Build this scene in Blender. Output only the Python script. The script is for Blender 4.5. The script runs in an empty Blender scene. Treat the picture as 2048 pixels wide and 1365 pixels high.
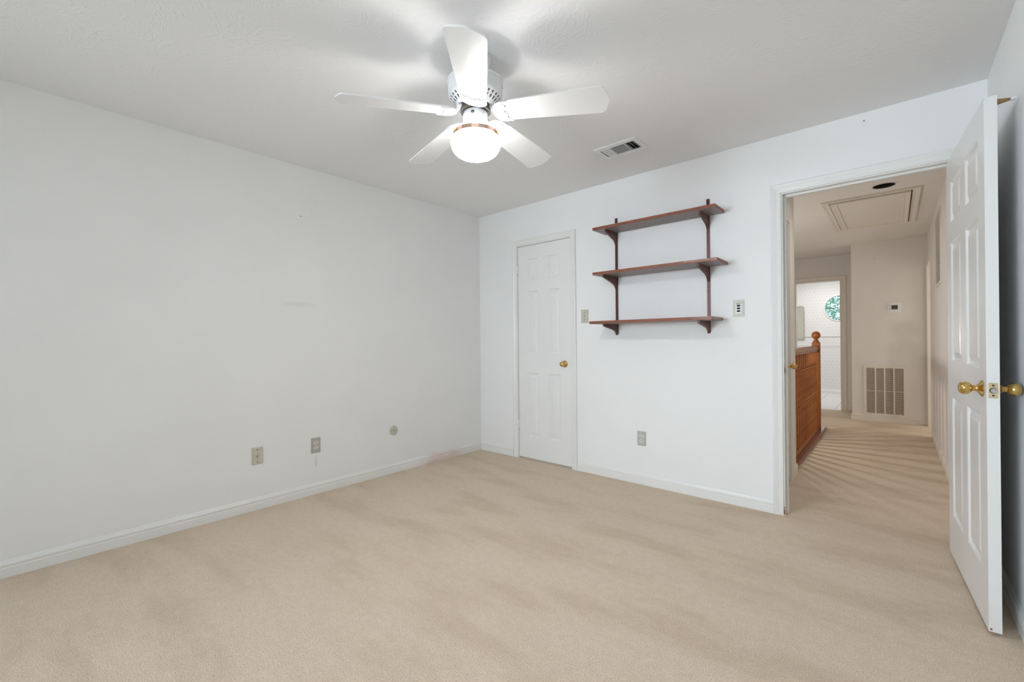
import bpy, bmesh, math, random
from mathutils import Vector, Matrix
random.seed(7)
S = bpy.context.scene
COL = S.collection
PI = math.pi

# ------------------------------------------------------------------ camera, world, lights, exposure
def look_matrix(loc, yaw, pitch, roll):
    cy, sy = math.cos(yaw), math.sin(yaw)
    F = Vector((sy*math.cos(pitch), cy*math.cos(pitch), math.sin(pitch)))
    R = Vector((cy, -sy, 0)); U = R.cross(F)
    c, s = math.cos(roll), math.sin(roll)
    R2 = c*R + s*U; U2 = -s*R + c*U
    M = Matrix((R2, U2, -F)).transposed().to_4x4()
    M.translation = loc
    return M
cam_data = bpy.data.cameras.new('camera')
cam_data.sensor_width = 36.0; cam_data.sensor_fit = 'HORIZONTAL'
cam_data.lens = 15.398; cam_data.clip_start = 0.02; cam_data.clip_end = 200
cam = bpy.data.objects.new('camera', cam_data); COL.objects.link(cam)
cam.matrix_world = look_matrix(Vector((3.2912, -3.25995, 1.13363)), math.radians(-41.1391), math.radians(0.03647), math.radians(-0.53366))
S.camera = cam

W = bpy.data.worlds.new('sky'); S.world = W; W.use_nodes = True
bg = W.node_tree.nodes['Background']
bg.inputs[0].default_value = (0.72, 0.90, 1.0, 1); bg.inputs[1].default_value = 1.5

S.view_settings.view_transform = 'Standard'; S.view_settings.look = 'None'
S.view_settings.gamma = 1.0; S.view_settings.use_curve_mapping = False
S.view_settings.exposure = 0.22
S.cycles.use_denoising = True
S.cycles.diffuse_bounces = 6; S.cycles.glossy_bounces = 3; S.cycles.max_bounces = 10
S.cycles.use_adaptive_sampling = True; S.cycles.adaptive_threshold = 0.02
S.cycles.sample_clamp_indirect = 6.0
S.cycles.caustics_reflective = False; S.cycles.caustics_refractive = False

def area(name, loc, rot, size, size_y, power, color):
    d = bpy.data.lights.new(name, 'AREA'); d.shape = 'RECTANGLE'; d.size = size; d.size_y = size_y
    d.energy = power; d.color = color
    o = bpy.data.objects.new(name, d); COL.objects.link(o); o.location = loc; o.rotation_euler = rot
    return o
def point(name, loc, power, color, r):
    d = bpy.data.lights.new(name, 'POINT'); d.energy = power; d.color = color; d.shadow_soft_size = r
    o = bpy.data.objects.new(name, d); COL.objects.link(o); o.location = loc
    return o
# daylight through an unseen window, added far behind the camera to even the light
wd = area('unseen_window_daylight', (1.0, -6.54, 1.45), (math.radians(87), 0, math.radians(-24)), 1.4, 1.3, 41, (0.78, 0.89, 1.0)); wd.data.spread = math.radians(92)
# chandelier over the stairwell, daylight of the bathroom and of the room off the hall
point('stairwell_lamp', (2.02, 2.25, 1.12), 17.5, (1.0, 0.955, 0.90), 0.035)
area('stairwell_fill', (1.0, 3.0, 1.55), (0, math.radians(-75), 0), 1.4, 2.2, 2, (1.0, 0.96, 0.90))  # fill panel added over the stairwell to lift the hall carpet
area('bathroom_daylight', (2.3, 6.7, 2.40), (0, 0, 0), 1.0, 1.2, 18, (0.97, 0.98, 1.0))
area('side_room_daylight', (5.35, 4.0, 1.3), (0, math.radians(90), 0), 1.6, 1.2, 14, (1.0, 0.96, 0.88))
hd = area('hall_fill', (3.15, 0.75, 2.42), (0, 0, 0), 0.5, 0.6, 2.5, (1.0, 0.97, 0.93)); hd.data.spread = math.radians(120)  # unseen ceiling fill added to brighten the hall floor
GLOBE_STRENGTH = 58.0

# ------------------------------------------------------------------ materials
def new_mat(name):
    m = bpy.data.materials.new(name); m.use_nodes = True
    nt = m.node_tree; b = nt.nodes['Principled BSDF']
    return m, nt, b
def N(nt, typ, **kw):
    n = nt.nodes.new(typ)
    for k, v in kw.items(): setattr(n, k, v)
    return n
def mapping(nt, scale=(1, 1, 1), rot=(0, 0, 0)):
    tc = N(nt, 'ShaderNodeTexCoord'); mp = N(nt, 'ShaderNodeMapping')
    mp.inputs['Scale'].default_value = scale; mp.inputs['Rotation'].default_value = rot
    nt.links.new(tc.outputs['Object'], mp.inputs['Vector'])
    return mp.outputs['Vector']
def noise(nt, vec, scale, detail=2.0, rough=0.5):
    n = N(nt, 'ShaderNodeTexNoise'); n.inputs['Scale'].default_value = scale
    n.inputs['Detail'].default_value = detail; n.inputs['Roughness'].default_value = rough
    nt.links.new(vec, n.inputs['Vector']); return n.outputs['Fac']
def ramp(nt, fac, stops):
    r = N(nt, 'ShaderNodeValToRGB'); e = r.color_ramp.elements
    while len(e) < len(stops): e.new(0.5)
    for i, (p, c) in enumerate(stops):
        e[i].position = p; e[i].color = (*c, 1) if len(c) == 3 else c
    nt.links.new(fac, r.inputs['Fac']); return r.outputs['Color']
def mixc(nt, fac, a, b, mode='MIX'):
    m = N(nt, 'ShaderNodeMix', data_type='RGBA', blend_type=mode)
    for sock, v in ((m.inputs[0], fac), (m.inputs[6], a), (m.inputs[7], b)):
        if isinstance(v, (int, float)): sock.default_value = v
        elif isinstance(v, tuple): sock.default_value = (*v, 1)
        else: nt.links.new(v, sock)
    return m.outputs[2]
def math_(nt, op, a, b=None, c=None):
    m = N(nt, 'ShaderNodeMath', operation=op)
    for i, v in enumerate((a, b, c)):
        if v is None: continue
        if isinstance(v, (int, float)): m.inputs[i].default_value = v
        else: nt.links.new(v, m.inputs[i])
    return m.outputs[0]
def bump(nt, b, h, strength, dist):
    bp = N(nt, 'ShaderNodeBump'); bp.inputs['Strength'].default_value = strength; bp.inputs['Distance'].default_value = dist
    nt.links.new(h, bp.inputs['Height']); nt.links.new(bp.outputs['Normal'], b.inputs['Normal'])

def paint(name, col, rough=0.45, bump_s=0.06, scale=140, var=0.02, coat=0.0):
    m, nt, b = new_mat(name)
    v = mapping(nt)
    f = noise(nt, v, 3.0, 3)
    c = ramp(nt, f, [(0.3, tuple(x*(1-var) for x in col)), (0.7, col)])
    nt.links.new(c, b.inputs['Base Color']); b.inputs['Roughness'].default_value = rough
    if coat: b.inputs['Coat Weight'].default_value = coat; b.inputs['Coat Roughness'].default_value = 0.06
    if bump_s: bump(nt, b, noise(nt, v, scale, 3), bump_s, 0.002)
    return m
def plain(name, col, rough=0.5, metal=0.0, coat=0.0):
    m, nt, b = new_mat(name)
    v = mapping(nt); f = noise(nt, v, 40, 2)
    c = ramp(nt, f, [(0.35, tuple(x*0.93 for x in col)), (0.65, col)])
    nt.links.new(c, b.inputs['Base Color'])
    b.inputs['Roughness'].default_value = rough; b.inputs['Metallic'].default_value = metal
    if coat: b.inputs['Coat Weight'].default_value = coat; b.inputs['Coat Roughness'].default_value = 0.05
    return m
def wood(name, dark, light, scale=(1, 1, 1), rough=0.35, coat=0.3, grain=18):
    m, nt, b = new_mat(name)
    v = mapping(nt, scale)
    f = noise(nt, v, grain, 6, 0.62)
    c = ramp(nt, f, [(0.30, dark), (0.55, tuple((a+d)/2 for a, d in zip(dark, light))), (0.74, light)])
    nt.links.new(c, b.inputs['Base Color']); b.inputs['Roughness'].default_value = rough
    b.inputs['Coat Weight'].default_value = coat; b.inputs['Coat Roughness'].default_value = 0.12
    bump(nt, b, f, 0.05, 0.001)
    return m
def wall_mat(name, col, marks=()):
    """white orange-peel paint; marks = ((axis lengths..) scuffs given as (centre, half sizes, colour, amount))"""
    m, nt, b = new_mat(name)
    v = mapping(nt)
    f = noise(nt, v, 2.2, 3)
    c = ramp(nt, f, [(0.3, tuple(x*0.975 for x in col)), (0.7, col)])
    for (cen, half, mc, amt) in marks:
        sub = N(nt, 'ShaderNodeVectorMath', operation='SUBTRACT'); nt.links.new(v, sub.inputs[0]); sub.inputs[1].default_value = cen
        div = N(nt, 'ShaderNodeVectorMath', operation='DIVIDE'); nt.links.new(sub.outputs[0], div.inputs[0]); div.inputs[1].default_value = half
        ln = N(nt, 'ShaderNodeVectorMath', operation='LENGTH'); nt.links.new(div.outputs[0], ln.inputs[0])
        d = math_(nt, 'ADD', ln.outputs['Value'], math_(nt, 'MULTIPLY', math_(nt, 'SUBTRACT', noise(nt, v, 25, 4), 0.5), 1.1))
        mr = N(nt, 'ShaderNodeMapRange'); mr.inputs['From Min'].default_value = 1.1; mr.inputs['From Max'].default_value = 0.55
        mr.inputs['To Max'].default_value = amt
        nt.links.new(d, mr.inputs['Value'])
        c = mixc(nt, mr.outputs[0], c, mc)
    nt.links.new(c, b.inputs['Base Color']); b.inputs['Roughness'].default_value = 0.85
    b.inputs['Specular IOR Level'].default_value = 0.1
    h = math_(nt, 'ADD', noise(nt, v, 90, 3), math_(nt, 'MULTIPLY', noise(nt, v, 260, 2), 0.5))
    bump(nt, b, h, 0.10, 0.002)
    return m
def ceiling_mat(name, col):
    """stomp-brushed plaster: short curved ridges turned at random in every patch"""
    m, nt, b = new_mat(name)
    v = mapping(nt)
    vo = N(nt, 'ShaderNodeTexVoronoi'); vo.inputs['Scale'].default_value = 7.0
    warp = N(nt, 'ShaderNodeTexNoise'); warp.inputs['Scale'].default_value = 6.0; nt.links.new(v, warp.inputs['Vector'])
    wv = N(nt, 'ShaderNodeVectorMath', operation='MULTIPLY_ADD'); nt.links.new(warp.outputs['Color'], wv.inputs[0])
    wv.inputs[1].default_value = (0.16, 0.16, 0); nt.links.new(v, wv.inputs[2])
    nt.links.new(wv.outputs[0], vo.inputs['Vector'])
    sep = N(nt, 'ShaderNodeSeparateColor'); nt.links.new(vo.outputs['Color'], sep.inputs[0])
    rot = N(nt, 'ShaderNodeVectorRotate', rotation_type='Z_AXIS')
    nt.links.new(wv.outputs[0], rot.inputs['Vector']); nt.links.new(math_(nt, 'MULTIPLY', sep.outputs[0], 6.28), rot.inputs['Angle'])
    st = N(nt, 'ShaderNodeVectorMath', operation='MULTIPLY'); nt.links.new(rot.outputs[0], st.inputs[0]); st.inputs[1].default_value = (1.0, 0.28, 1)
    f = noise(nt, st.outputs[0], 75, 2)
    rid = ramp(nt, f, [(0.50, (0, 0, 0)), (0.66, (1, 1, 1))])
    mask = ramp(nt, noise(nt, v, 6, 2), [(0.42, (0.12, 0.12, 0.12)), (0.62, (1, 1, 1))])
    h = mixc(nt, 1.0, rid, mask, 'MULTIPLY')
    b.inputs['Base Color'].default_value = (*col, 1); b.inputs['Roughness'].default_value = 0.85
    b.inputs['Specular IOR Level'].default_value = 0.12
    bump(nt, b, h, 0.24, 0.004)
    return m
def carpet_mat():
    m, nt, b = new_mat('beige_carpet')
    v = mapping(nt)
    fine = noise(nt, v, 190, 3, 0.7)
    med = noise(nt, v, 28, 3, 0.6)
    warpv = mapping(nt, (0.55, 1.7, 1), (0, 0, math.radians(-12)))
    nap = noise(nt, warpv, 2.6, 3, 0.55)
    c1 = ramp(nt, fine, [(0.25, (0.545, 0.442, 0.338)), (0.55, (0.800, 0.668, 0.530)), (0.80, (0.915, 0.788, 0.648))])
    c2 = ramp(nt, med, [(0.3, (0.93, 0.925, 0.92)), (0.7, (1.0, 1.0, 1.0))])
    c3 = ramp(nt, nap, [(0.36, (0.895, 0.875, 0.85)), (0.50, (0.98, 0.975, 0.965)), (0.62, (1.0, 1.0, 1.0))])
    c = mixc(nt, 1.0, c1, c2, 'MULTIPLY'); c = mixc(nt, 1.0, c, c3, 'MULTIPLY')
    nt.links.new(c, b.inputs['Base Color']); b.inputs['Roughness'].default_value = 0.95
    b.inputs['Specular IOR Level'].default_value = 0.1
    h = math_(nt, 'ADD', fine, math_(nt, 'MULTIPLY', med, 0.7))
    bump(nt, b, h, 0.8, 0.006)
    return m
def wallpaper_mat():
    m, nt, b = new_mat('dotted_wallpaper')
    tc = N(nt, 'ShaderNodeTexCoord'); sp = N(nt, 'ShaderNodeSeparateXYZ'); nt.links.new(tc.outputs['Object'], sp.inputs[0])
    px, pz = 0.066, 0.063
    rz = math_(nt, 'DIVIDE', sp.outputs[2], pz)
    row = math_(nt, 'FLOOR', rz)
    off = math_(nt, 'MULTIPLY', math_(nt, 'MODULO', row, 2.0), 0.5)
    fx = math_(nt, 'SUBTRACT', math_(nt, 'FRACT', math_(nt, 'ADD', math_(nt, 'DIVIDE', math_(nt, 'ADD', sp.outputs[0], sp.outputs[1]), px), off)), 0.5)
    fz = math_(nt, 'SUBTRACT', math_(nt, 'FRACT', rz), 0.5)
    d = math_(nt, 'SQRT', math_(nt, 'ADD', math_(nt, 'POWER', math_(nt, 'MULTIPLY', fx, px), 2), math_(nt, 'POWER', math_(nt, 'MULTIPLY', fz, pz), 2)))
    dot = math_(nt, 'LESS_THAN', d, 0.0058)
    band = math_(nt, 'MULTIPLY', math_(nt, 'GREATER_THAN', sp.outputs[2], 0.93), math_(nt, 'LESS_THAN', sp.outputs[2], 0.985))
    c = mixc(nt, math_(nt, 'MULTIPLY', band, 0.5), (0.80, 0.79, 0.77), (0.66, 0.60, 0.52))
    c = mixc(nt, dot, c, (0.50, 0.46, 0.40))
    nt.links.new(c, b.inputs['Base Color']); b.inputs['Roughness'].default_value = 0.6
    return m
def tile_mat():
    m, nt, b = new_mat('white_floor_tile')
    v = mapping(nt)
    v.node.inputs['Location'].default_value = (-0.09, 0.1, 0)
    br = N(nt, 'ShaderNodeTexBrick'); br.offset = 0.0
    br.inputs['Color1'].default_value = (0.80, 0.80, 0.79, 1); br.inputs['Color2'].default_value = (0.77, 0.77, 0.77, 1)
    br.inputs['Mortar'].default_value = (0.46, 0.46, 0.46, 1); br.inputs['Scale'].default_value = 1.0
    br.inputs['Mortar Size'].default_value = 0.006; br.inputs['Brick Width'].default_value = 0.31; br.inputs['Row Height'].default_value = 0.93
    nt.links.new(v, br.inputs['Vector']); nt.links.new(br.outputs['Color'], b.inputs['Base Color'])
    b.inputs['Roughness'].default_value = 0.2
    return m
def baseboard_stained():
    m, nt, b = new_mat('white_baseboard_stained')
    tc = N(nt, 'ShaderNodeTexCoord'); sp = N(nt, 'ShaderNodeSeparateXYZ'); nt.links.new(tc.outputs['Object'], sp.inputs[0])
    v = tc.outputs['Object']
    y = sp.outputs[1]
    a = N(nt, 'ShaderNodeMapRange'); a.inputs['From Min'].default_value = 0.30; a.inputs['From Max'].default_value = 0.16
    nt.links.new(math_(nt, 'ABSOLUTE', math_(nt, 'ADD', y, 0.53)), a.inputs['Value'])
    sv = mapping(nt, (1, 0.22, 1.6))
    n = ramp(nt, noise(nt, sv, 26, 3, 0.45), [(0.36, (0.30, 0.30, 0.30)), (0.66, (1, 1, 1))])
    k = math_(nt, 'MULTIPLY', a.outputs[0], 0.42)
    col = mixc(nt, math_(nt, 'MULTIPLY', k, n), (0.83, 0.83, 0.81), (0.62, 0.36, 0.28))
    nt.links.new(col, b.inputs['Base Color']); b.inputs['Roughness'].default_value = 0.35
    return m
def emit(name, col, strength):
    m, nt, b = new_mat(name)
    b.inputs['Base Color'].default_value = (*col, 1); b.inputs['Roughness'].default_value = 0.3
    b.inputs['Emission Color'].default_value = (*col, 1); b.inputs['Emission Strength'].default_value = strength
    return m
def globe_mat(col, low, high):
    """opal glass: the lower bowl glows brightest, the shoulder under the ring least"""
    m, nt, b = new_mat('lit_white_glass')
    b.inputs['Base Color'].default_value = (*col, 1); b.inputs['Roughness'].default_value = 0.25
    b.inputs['Emission Color'].default_value = (*col, 1)
    tc = N(nt, 'ShaderNodeTexCoord'); sp = N(nt, 'ShaderNodeSeparateXYZ'); nt.links.new(tc.outputs['Object'], sp.inputs[0])
    mr = N(nt, 'ShaderNodeMapRange', interpolation_type='SMOOTHSTEP')
    mr.inputs['From Min'].default_value = 2.062; mr.inputs['From Max'].default_value = 2.020
    mr.inputs['To Min'].default_value = high; mr.inputs['To Max'].default_value = low
    nt.links.new(sp.outputs[2], mr.inputs['Value']); nt.links.new(mr.outputs[0], b.inputs['Emission Strength'])
    return m
def glass_mat():
    m, nt, b = new_mat('clear_glass')
    b.inputs['Base Color'].default_value = (0.98, 1, 1, 1); b.inputs['Roughness'].default_value = 0.0
    b.inputs['Transmission Weight'].default_value = 1.0; b.inputs['IOR'].default_value = 1.45
    return m

WALLC = (0.88, 0.883, 0.882)
M = dict(
    wall=wall_mat('white_wall_paint', WALLC),
    wall_l=wall_mat('white_wall_paint_scuffed', WALLC, (((0, -1.75, 0.235), (0.05, 0.011, 0.050), (0.55, 0.55, 0.55), 0.4),
                                                        ((0, -1.86, 1.42), (0.05, 0.13, 0.02), (0.62, 0.60, 0.58), 0.18))),
    wall_b=wall_mat('white_wall_paint_back', WALLC, (((2.85, 0, 0.02), (0.02, 0.05, 0.02), (0.5, 0.45, 0.4), 0.3),)),
    hallwall=wall_mat('cream_hall_paint', (0.79, 0.765, 0.735)),
    ceil=ceiling_mat('white_textured_ceiling', (0.87, 0.872, 0.875)),
    hallceil=ceiling_mat('cream_textured_ceiling', (0.79, 0.765, 0.735)),
    carpet=carpet_mat(), paper=wallpaper_mat(), tile=tile_mat(),
    trim=paint('white_trim_gloss', (0.83, 0.83, 0.81), 0.34, 0.02, 60),
    halltrim=paint('cream_trim_gloss', (0.78, 0.73, 0.66), 0.36, 0.02, 60),
    base_l=baseboard_stained(),
    door=paint('white_door_gloss', (0.79, 0.79, 0.78), 0.28, 0.03, 80),
    door_satin=paint('white_door_satin', (0.84, 0.84, 0.83), 0.55, 0.03, 80),
    fanwhite=paint('white_fan_enamel', (0.78, 0.79, 0.80), 0.25, 0.0, coat=0.5),
    blade=paint('white_fan_blade_gloss', (0.82, 0.82, 0.82), 0.3, 0.0, coat=0.9),
    dark=plain('black_opening', (0.012, 0.011, 0.010), 0.7),
    duct=plain('dark_duct', (0.10, 0.085, 0.07), 0.8),  # even dark brown duct lining
    copper=plain('copper_ring', (0.70, 0.50, 0.41), 0.18, 1.0),
    globe=globe_mat((1.0, 0.988, 0.978), GLOBE_STRENGTH, 3.0),
    brass=plain('polished_brass', (0.66, 0.45, 0.16), 0.2, 1.0),
    brass_old=plain('pale_brass', (0.72, 0.60, 0.36), 0.38, 1.0),
    brass_dark=plain('aged_brass', (0.42, 0.28, 0.12), 0.4, 1.0),
    steel=plain('dull_steel', (0.55, 0.55, 0.54), 0.35, 1.0),
    walnut=wood('walnut_shelf', (0.125, 0.030, 0.010), (0.36, 0.105, 0.036), (1, 9, 9), 0.5, 0.08),
    underside=wood('sheen_grey_underside', (0.19, 0.155, 0.145), (0.30, 0.255, 0.245), (1, 9, 9), 0.5, 0.1),  # grey reflected sheen painted into the underside colour
    scuff=wood('scuffed_shelf_edge', (0.20, 0.07, 0.04), (0.62, 0.47, 0.42), (3, 9, 9), 0.6, 0.0, 9),
    bracket=wood('walnut_bracket', (0.060, 0.020, 0.010), (0.15, 0.048, 0.024), (6, 1, 6), 0.5, 0.1),
    standard=plain('brown_metal_standard', (0.090, 0.030, 0.026), 0.35, 0.4),
    oak=wood('orange_oak', (0.24, 0.064, 0.010), (0.54, 0.19, 0.038), (7, 7, 1), 0.4, 0.15),
    oakrail=wood('orange_oak_rail', (0.26, 0.080, 0.016), (0.50, 0.20, 0.05), (8, 1, 8), 0.36, 0.25),
    redwood=wood('red_oak_curb', (0.13, 0.028, 0.012), (0.27, 0.065, 0.028), (8, 1, 8), 0.3, 0.5),
    ivory=plain('ivory_plastic', (0.62, 0.59, 0.49), 0.4),
    almond=plain('almond_plastic', (0.56, 0.54, 0.47), 0.4),
    grayplate=plain('grey_plastic', (0.50, 0.50, 0.47), 0.4),
    tan=plain('tan_plastic', (0.47, 0.45, 0.40), 0.4),
    lightplastic=plain('pale_plastic', (0.72, 0.71, 0.67), 0.35),
    whiteplastic=plain('white_plastic', (0.90, 0.90, 0.89), 0.35),
    black=plain('black_plastic', (0.012, 0.012, 0.012), 0.75),
    slot=plain('dark_slot', (0.05, 0.045, 0.04), 0.6),
    lcd=plain('grey_lcd', (0.07, 0.075, 0.065), 0.2),
    filter=plain('dusty_filter', (0.20, 0.165, 0.125), 0.9),
    rubber=plain('white_rubber', (0.80, 0.80, 0.80), 0.5),
    mirror=plain('mirror_silver', (0.80, 0.80, 0.72), 0.03, 1.0),
    glass=glass_mat(),
    bark=plain('grey_bark', (0.24, 0.30, 0.30), 0.9),
    leaf=plain('green_leaves', (0.42, 0.66, 0.38), 0.7),
    leafdark=plain('dark_leaves', (0.13, 0.30, 0.24), 0.7),
    grass=plain('lawn', (0.40, 0.55, 0.22), 0.9),
    cord=plain('white_cord', (0.80, 0.76, 0.70), 0.6),
    chip=plain('bare_wood_chip', (0.22, 0.07, 0.035), 0.8),
)

# ------------------------------------------------------------------ mesh helpers
class MB:
    def __init__(s): s.v = []; s.f = []; s.mi = []; s.mats = []; s.sm = []
    def _m(s, m):
        if m not in s.mats: s.mats.append(m)
        return s.mats.index(m)
    def add(s, vs, fs, m, smooth=False):
        o = len(s.v); s.v += [tuple(x) for x in vs]; k = s._m(m)
        for f in fs: s.f.append(tuple(o+i for i in f)); s.mi.append(k); s.sm.append(smooth)
    def box(s, lo, hi, m, T=None):
        (x0, y0, z0), (x1, y1, z1) = lo, hi
        vs = [Vector(p) for p in ((x0,y0,z0),(x1,y0,z0),(x1,y1,z0),(x0,y1,z0),(x0,y0,z1),(x1,y0,z1),(x1,y1,z1),(x0,y1,z1))]
        if T: vs = [T @ p for p in vs]
        s.add(vs, [(0,3,2,1),(4,5,6,7),(0,1,5,4),(1,2,6,5),(2,3,7,6),(3,0,4,7)], m)
    def bbox(s, lo, hi, m, bev=0.002, T=None):
        """box whose edges along every face are chamfered"""
        bm = bmesh.new()
        bmesh.ops.create_cube(bm, size=1)
        for v in bm.verts:
            v.co = Vector([(a+b)/2 + c*(b-a) for a, b, c in zip(lo, hi, v.co)])
        bmesh.ops.bevel(bm, geom=bm.edges[:], offset=bev, segments=2, affect='EDGES')
        s.bm(bm, m, T)
    def bm(s, bm, m, T=None, smooth=False):
        bm.verts.index_update()
        vs = [(T @ v.co if T else v.co.copy()) for v in bm.verts]
        s.add(vs, [[v.index for v in f.verts] for f in bm.faces], m, smooth); bm.free()
    def lathe(s, prof, m, n=40, T=None, smooth=True, caps=True):
        vs = []; fs = []
        for r, z in prof:
            for k in range(n):
                a = 2*PI*k/n; vs.append(Vector((r*math.cos(a), r*math.sin(a), z)))
        for i in range(len(prof)-1):
            for k in range(n):
                fs.append((i*n+k, i*n+(k+1) % n, (i+1)*n+(k+1) % n, (i+1)*n+k))
        if caps:
            if prof[0][0] > 1e-6: fs.append(tuple(reversed(range(n))))
            if prof[-1][0] > 1e-6: fs.append(tuple((len(prof)-1)*n+k for k in range(n)))
        if T: vs = [T @ v for v in vs]
        s.add(vs, fs, m, smooth)
    def cyl(s, a, b, r, m, n=20, r2=None):
        a, b = Vector(a), Vector(b); d = b-a; L = d.length
        T = Matrix.Translation(a) @ d.to_track_quat('Z', 'Y').to_matrix().to_4x4()
        s.lathe([(r, 0), (r if r2 is None else r2, L)], m, n, T)
    def prism(s, pts, ext, m, smooth=False):
        """closed outline pts (3D) pushed along vector ext"""
        n = len(pts); e = Vector(ext)
        vs = [Vector(p) for p in pts] + [Vector(p)+e for p in pts]
        fs = [tuple(reversed(range(n))), tuple(n+i for i in range(n))]
        s.add(vs, fs, m); s.add(vs, [(i, (i+1) % n, n+(i+1) % n, n+i) for i in range(n)], m, smooth)
    def build(s, name, parent=None, autosmooth=False):
        me = bpy.data.meshes.new(name)
        me.from_pydata(s.v, [], s.f)
        for m in s.mats: me.materials.append(M[m])
        for p, k, sm in zip(me.polygons, s.mi, s.sm): p.material_index = k; p.use_smooth = sm
        bm = bmesh.new(); bm.from_mesh(me)
        bmesh.ops.remove_doubles(bm, verts=bm.verts, dist=1e-6)
        bmesh.ops.recalc_face_normals(bm, faces=bm.faces)
        for e in bm.edges:
            if len(e.link_faces) == 2 and e.calc_face_angle(0) > math.radians(40): e.smooth = False
        bm.to_mesh(me); bm.free()
        o = bpy.data.objects.new(name, me); COL.objects.link(o)
        if parent is not None: o.parent = parent
        return o
def tag(o, label, cat, group=None):
    o['label'] = label; o['category'] = cat
    if group: o['group'] = group
    return o
def thing(name, label, cat, loc=(0, 0, 0), rot=(0, 0, 0), group=None):
    o = bpy.data.objects.new(name, None); COL.objects.link(o); o.empty_display_size = 0.05
    o.location = loc; o.rotation_euler = rot
    return tag(o, label, cat, group)
def struct(o, label=None, cat=None):
    o['kind'] = 'structure'
    if label: o['label'] = label
    if cat: o['category'] = cat
    return o
def panel_wall(name, mat, axis, c0, c1, u0, u1, z0, z1, holes=(), label=None):
    """slab perpendicular to x or y (or 'z' for a ceiling) with rectangular holes (u0,u1,z0,z1)"""
    us = sorted({u0, u1, *[h[0] for h in holes], *[h[1] for h in holes]})
    zs = sorted({z0, z1, *[h[2] for h in holes], *[h[3] for h in holes]})
    us = [u for u in us if u0 <= u <= u1]; zs = [z for z in zs if z0 <= z <= z1]
    def inh(u, z): return any(h[0] < u < h[1] and h[2] < z < h[3] for h in holes)
    P = {'x': lambda c, u, z: (c, u, z), 'y': lambda c, u, z: (u, c, z), 'z': lambda c, u, z: (u, z, c)}[axis]
    mb = MB()
    solid = {(i, j): not inh((us[i]+us[i+1])/2, (zs[j]+zs[j+1])/2) for i in range(len(us)-1) for j in range(len(zs)-1)}
    for (i, j), ok in solid.items():
        if not ok: continue
        a, b, c, d = us[i], us[i+1], zs[j], zs[j+1]
        for cc in (c0, c1): mb.add([P(cc, a, c), P(cc, b, c), P(cc, b, d), P(cc, a, d)], [(0, 1, 2, 3)], mat)
        for (di, dj, q) in ((-1, 0, ((a, c), (a, d))), (1, 0, ((b, c), (b, d))), (0, -1, ((a, c), (b, c))), (0, 1, ((a, d), (b, d)))):
            if not solid.get((i+di, j+dj), False):
                (p, r), (s_, t) = q
                mb.add([P(c0, p, r), P(c1, p, r), P(c1, s_, t), P(c0, s_, t)], [(0, 1, 2, 3)], mat)
    return struct(mb.build(name), label, None)
def sweep(mb, prof, path, m, up=(0, 0, 1)):
    """profile (out, along-up) carried along straight path a->b with outward normal n"""
    a, b, n = [Vector(x) for x in path]; u = Vector(up)
    pts = [a + n*p[0] + u*p[1] for p in prof]
    mb.prism(pts, b-a, m)

# colonial baseboard profile (out from wall, height)
BASE = [(0, 0), (0.013, 0), (0.013, 0.046), (0.010, 0.049), (0.010, 0.053), (0.0125, 0.056), (0.0125, 0.066), (0.008, 0.072), (0.006, 0.079), (0.003, 0.083), (0, 0.083)]
def baseboard(name, segs, m='trim', label=None):
    mb = MB()
    for a, b, n in segs: sweep(mb, BASE, (a, b, n), m)
    return struct(mb.build(name), label)
# colonial casing: stations across the width (0 = inner edge) with thickness
CAS = [(0.0, 0.007), (0.003, 0.010), (0.010, 0.011), (0.014, 0.008), (0.024, 0.009), (0.036, 0.013), (0.044, 0.016), (0.049, 0.017), (0.053, 0.016), (0.057, 0.012), (0.057, 0.0), (0.0, 0.0)]
def casing_u(mb, m, u0, u1, ztop, plane, w=1.0, floor=0.0):
    """mitred casing round an opening u0..u1 up to ztop; plane(u, z, out) -> point"""
    n = len(CAS)
    def ring(f): return [plane(*f(s*w), t) for s, t in CAS]
    rings = [ring(lambda s: (u0-s, floor)), ring(lambda s: (u0-s, ztop+s)), ring(lambda s: (u1+s, ztop+s)), ring(lambda s: (u1+s, floor))]
    vs = [p for r in rings for p in r]; fs = []
    for i in range(3):
        for k in range(n): fs.append((i*n+k, i*n+(k+1) % n, (i+1)*n+(k+1) % n, (i+1)*n+k))
    fs += [tuple(range(n)), tuple(3*n+k for k in reversed(range(n)))]
    mb.add(vs, fs, m)

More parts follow.
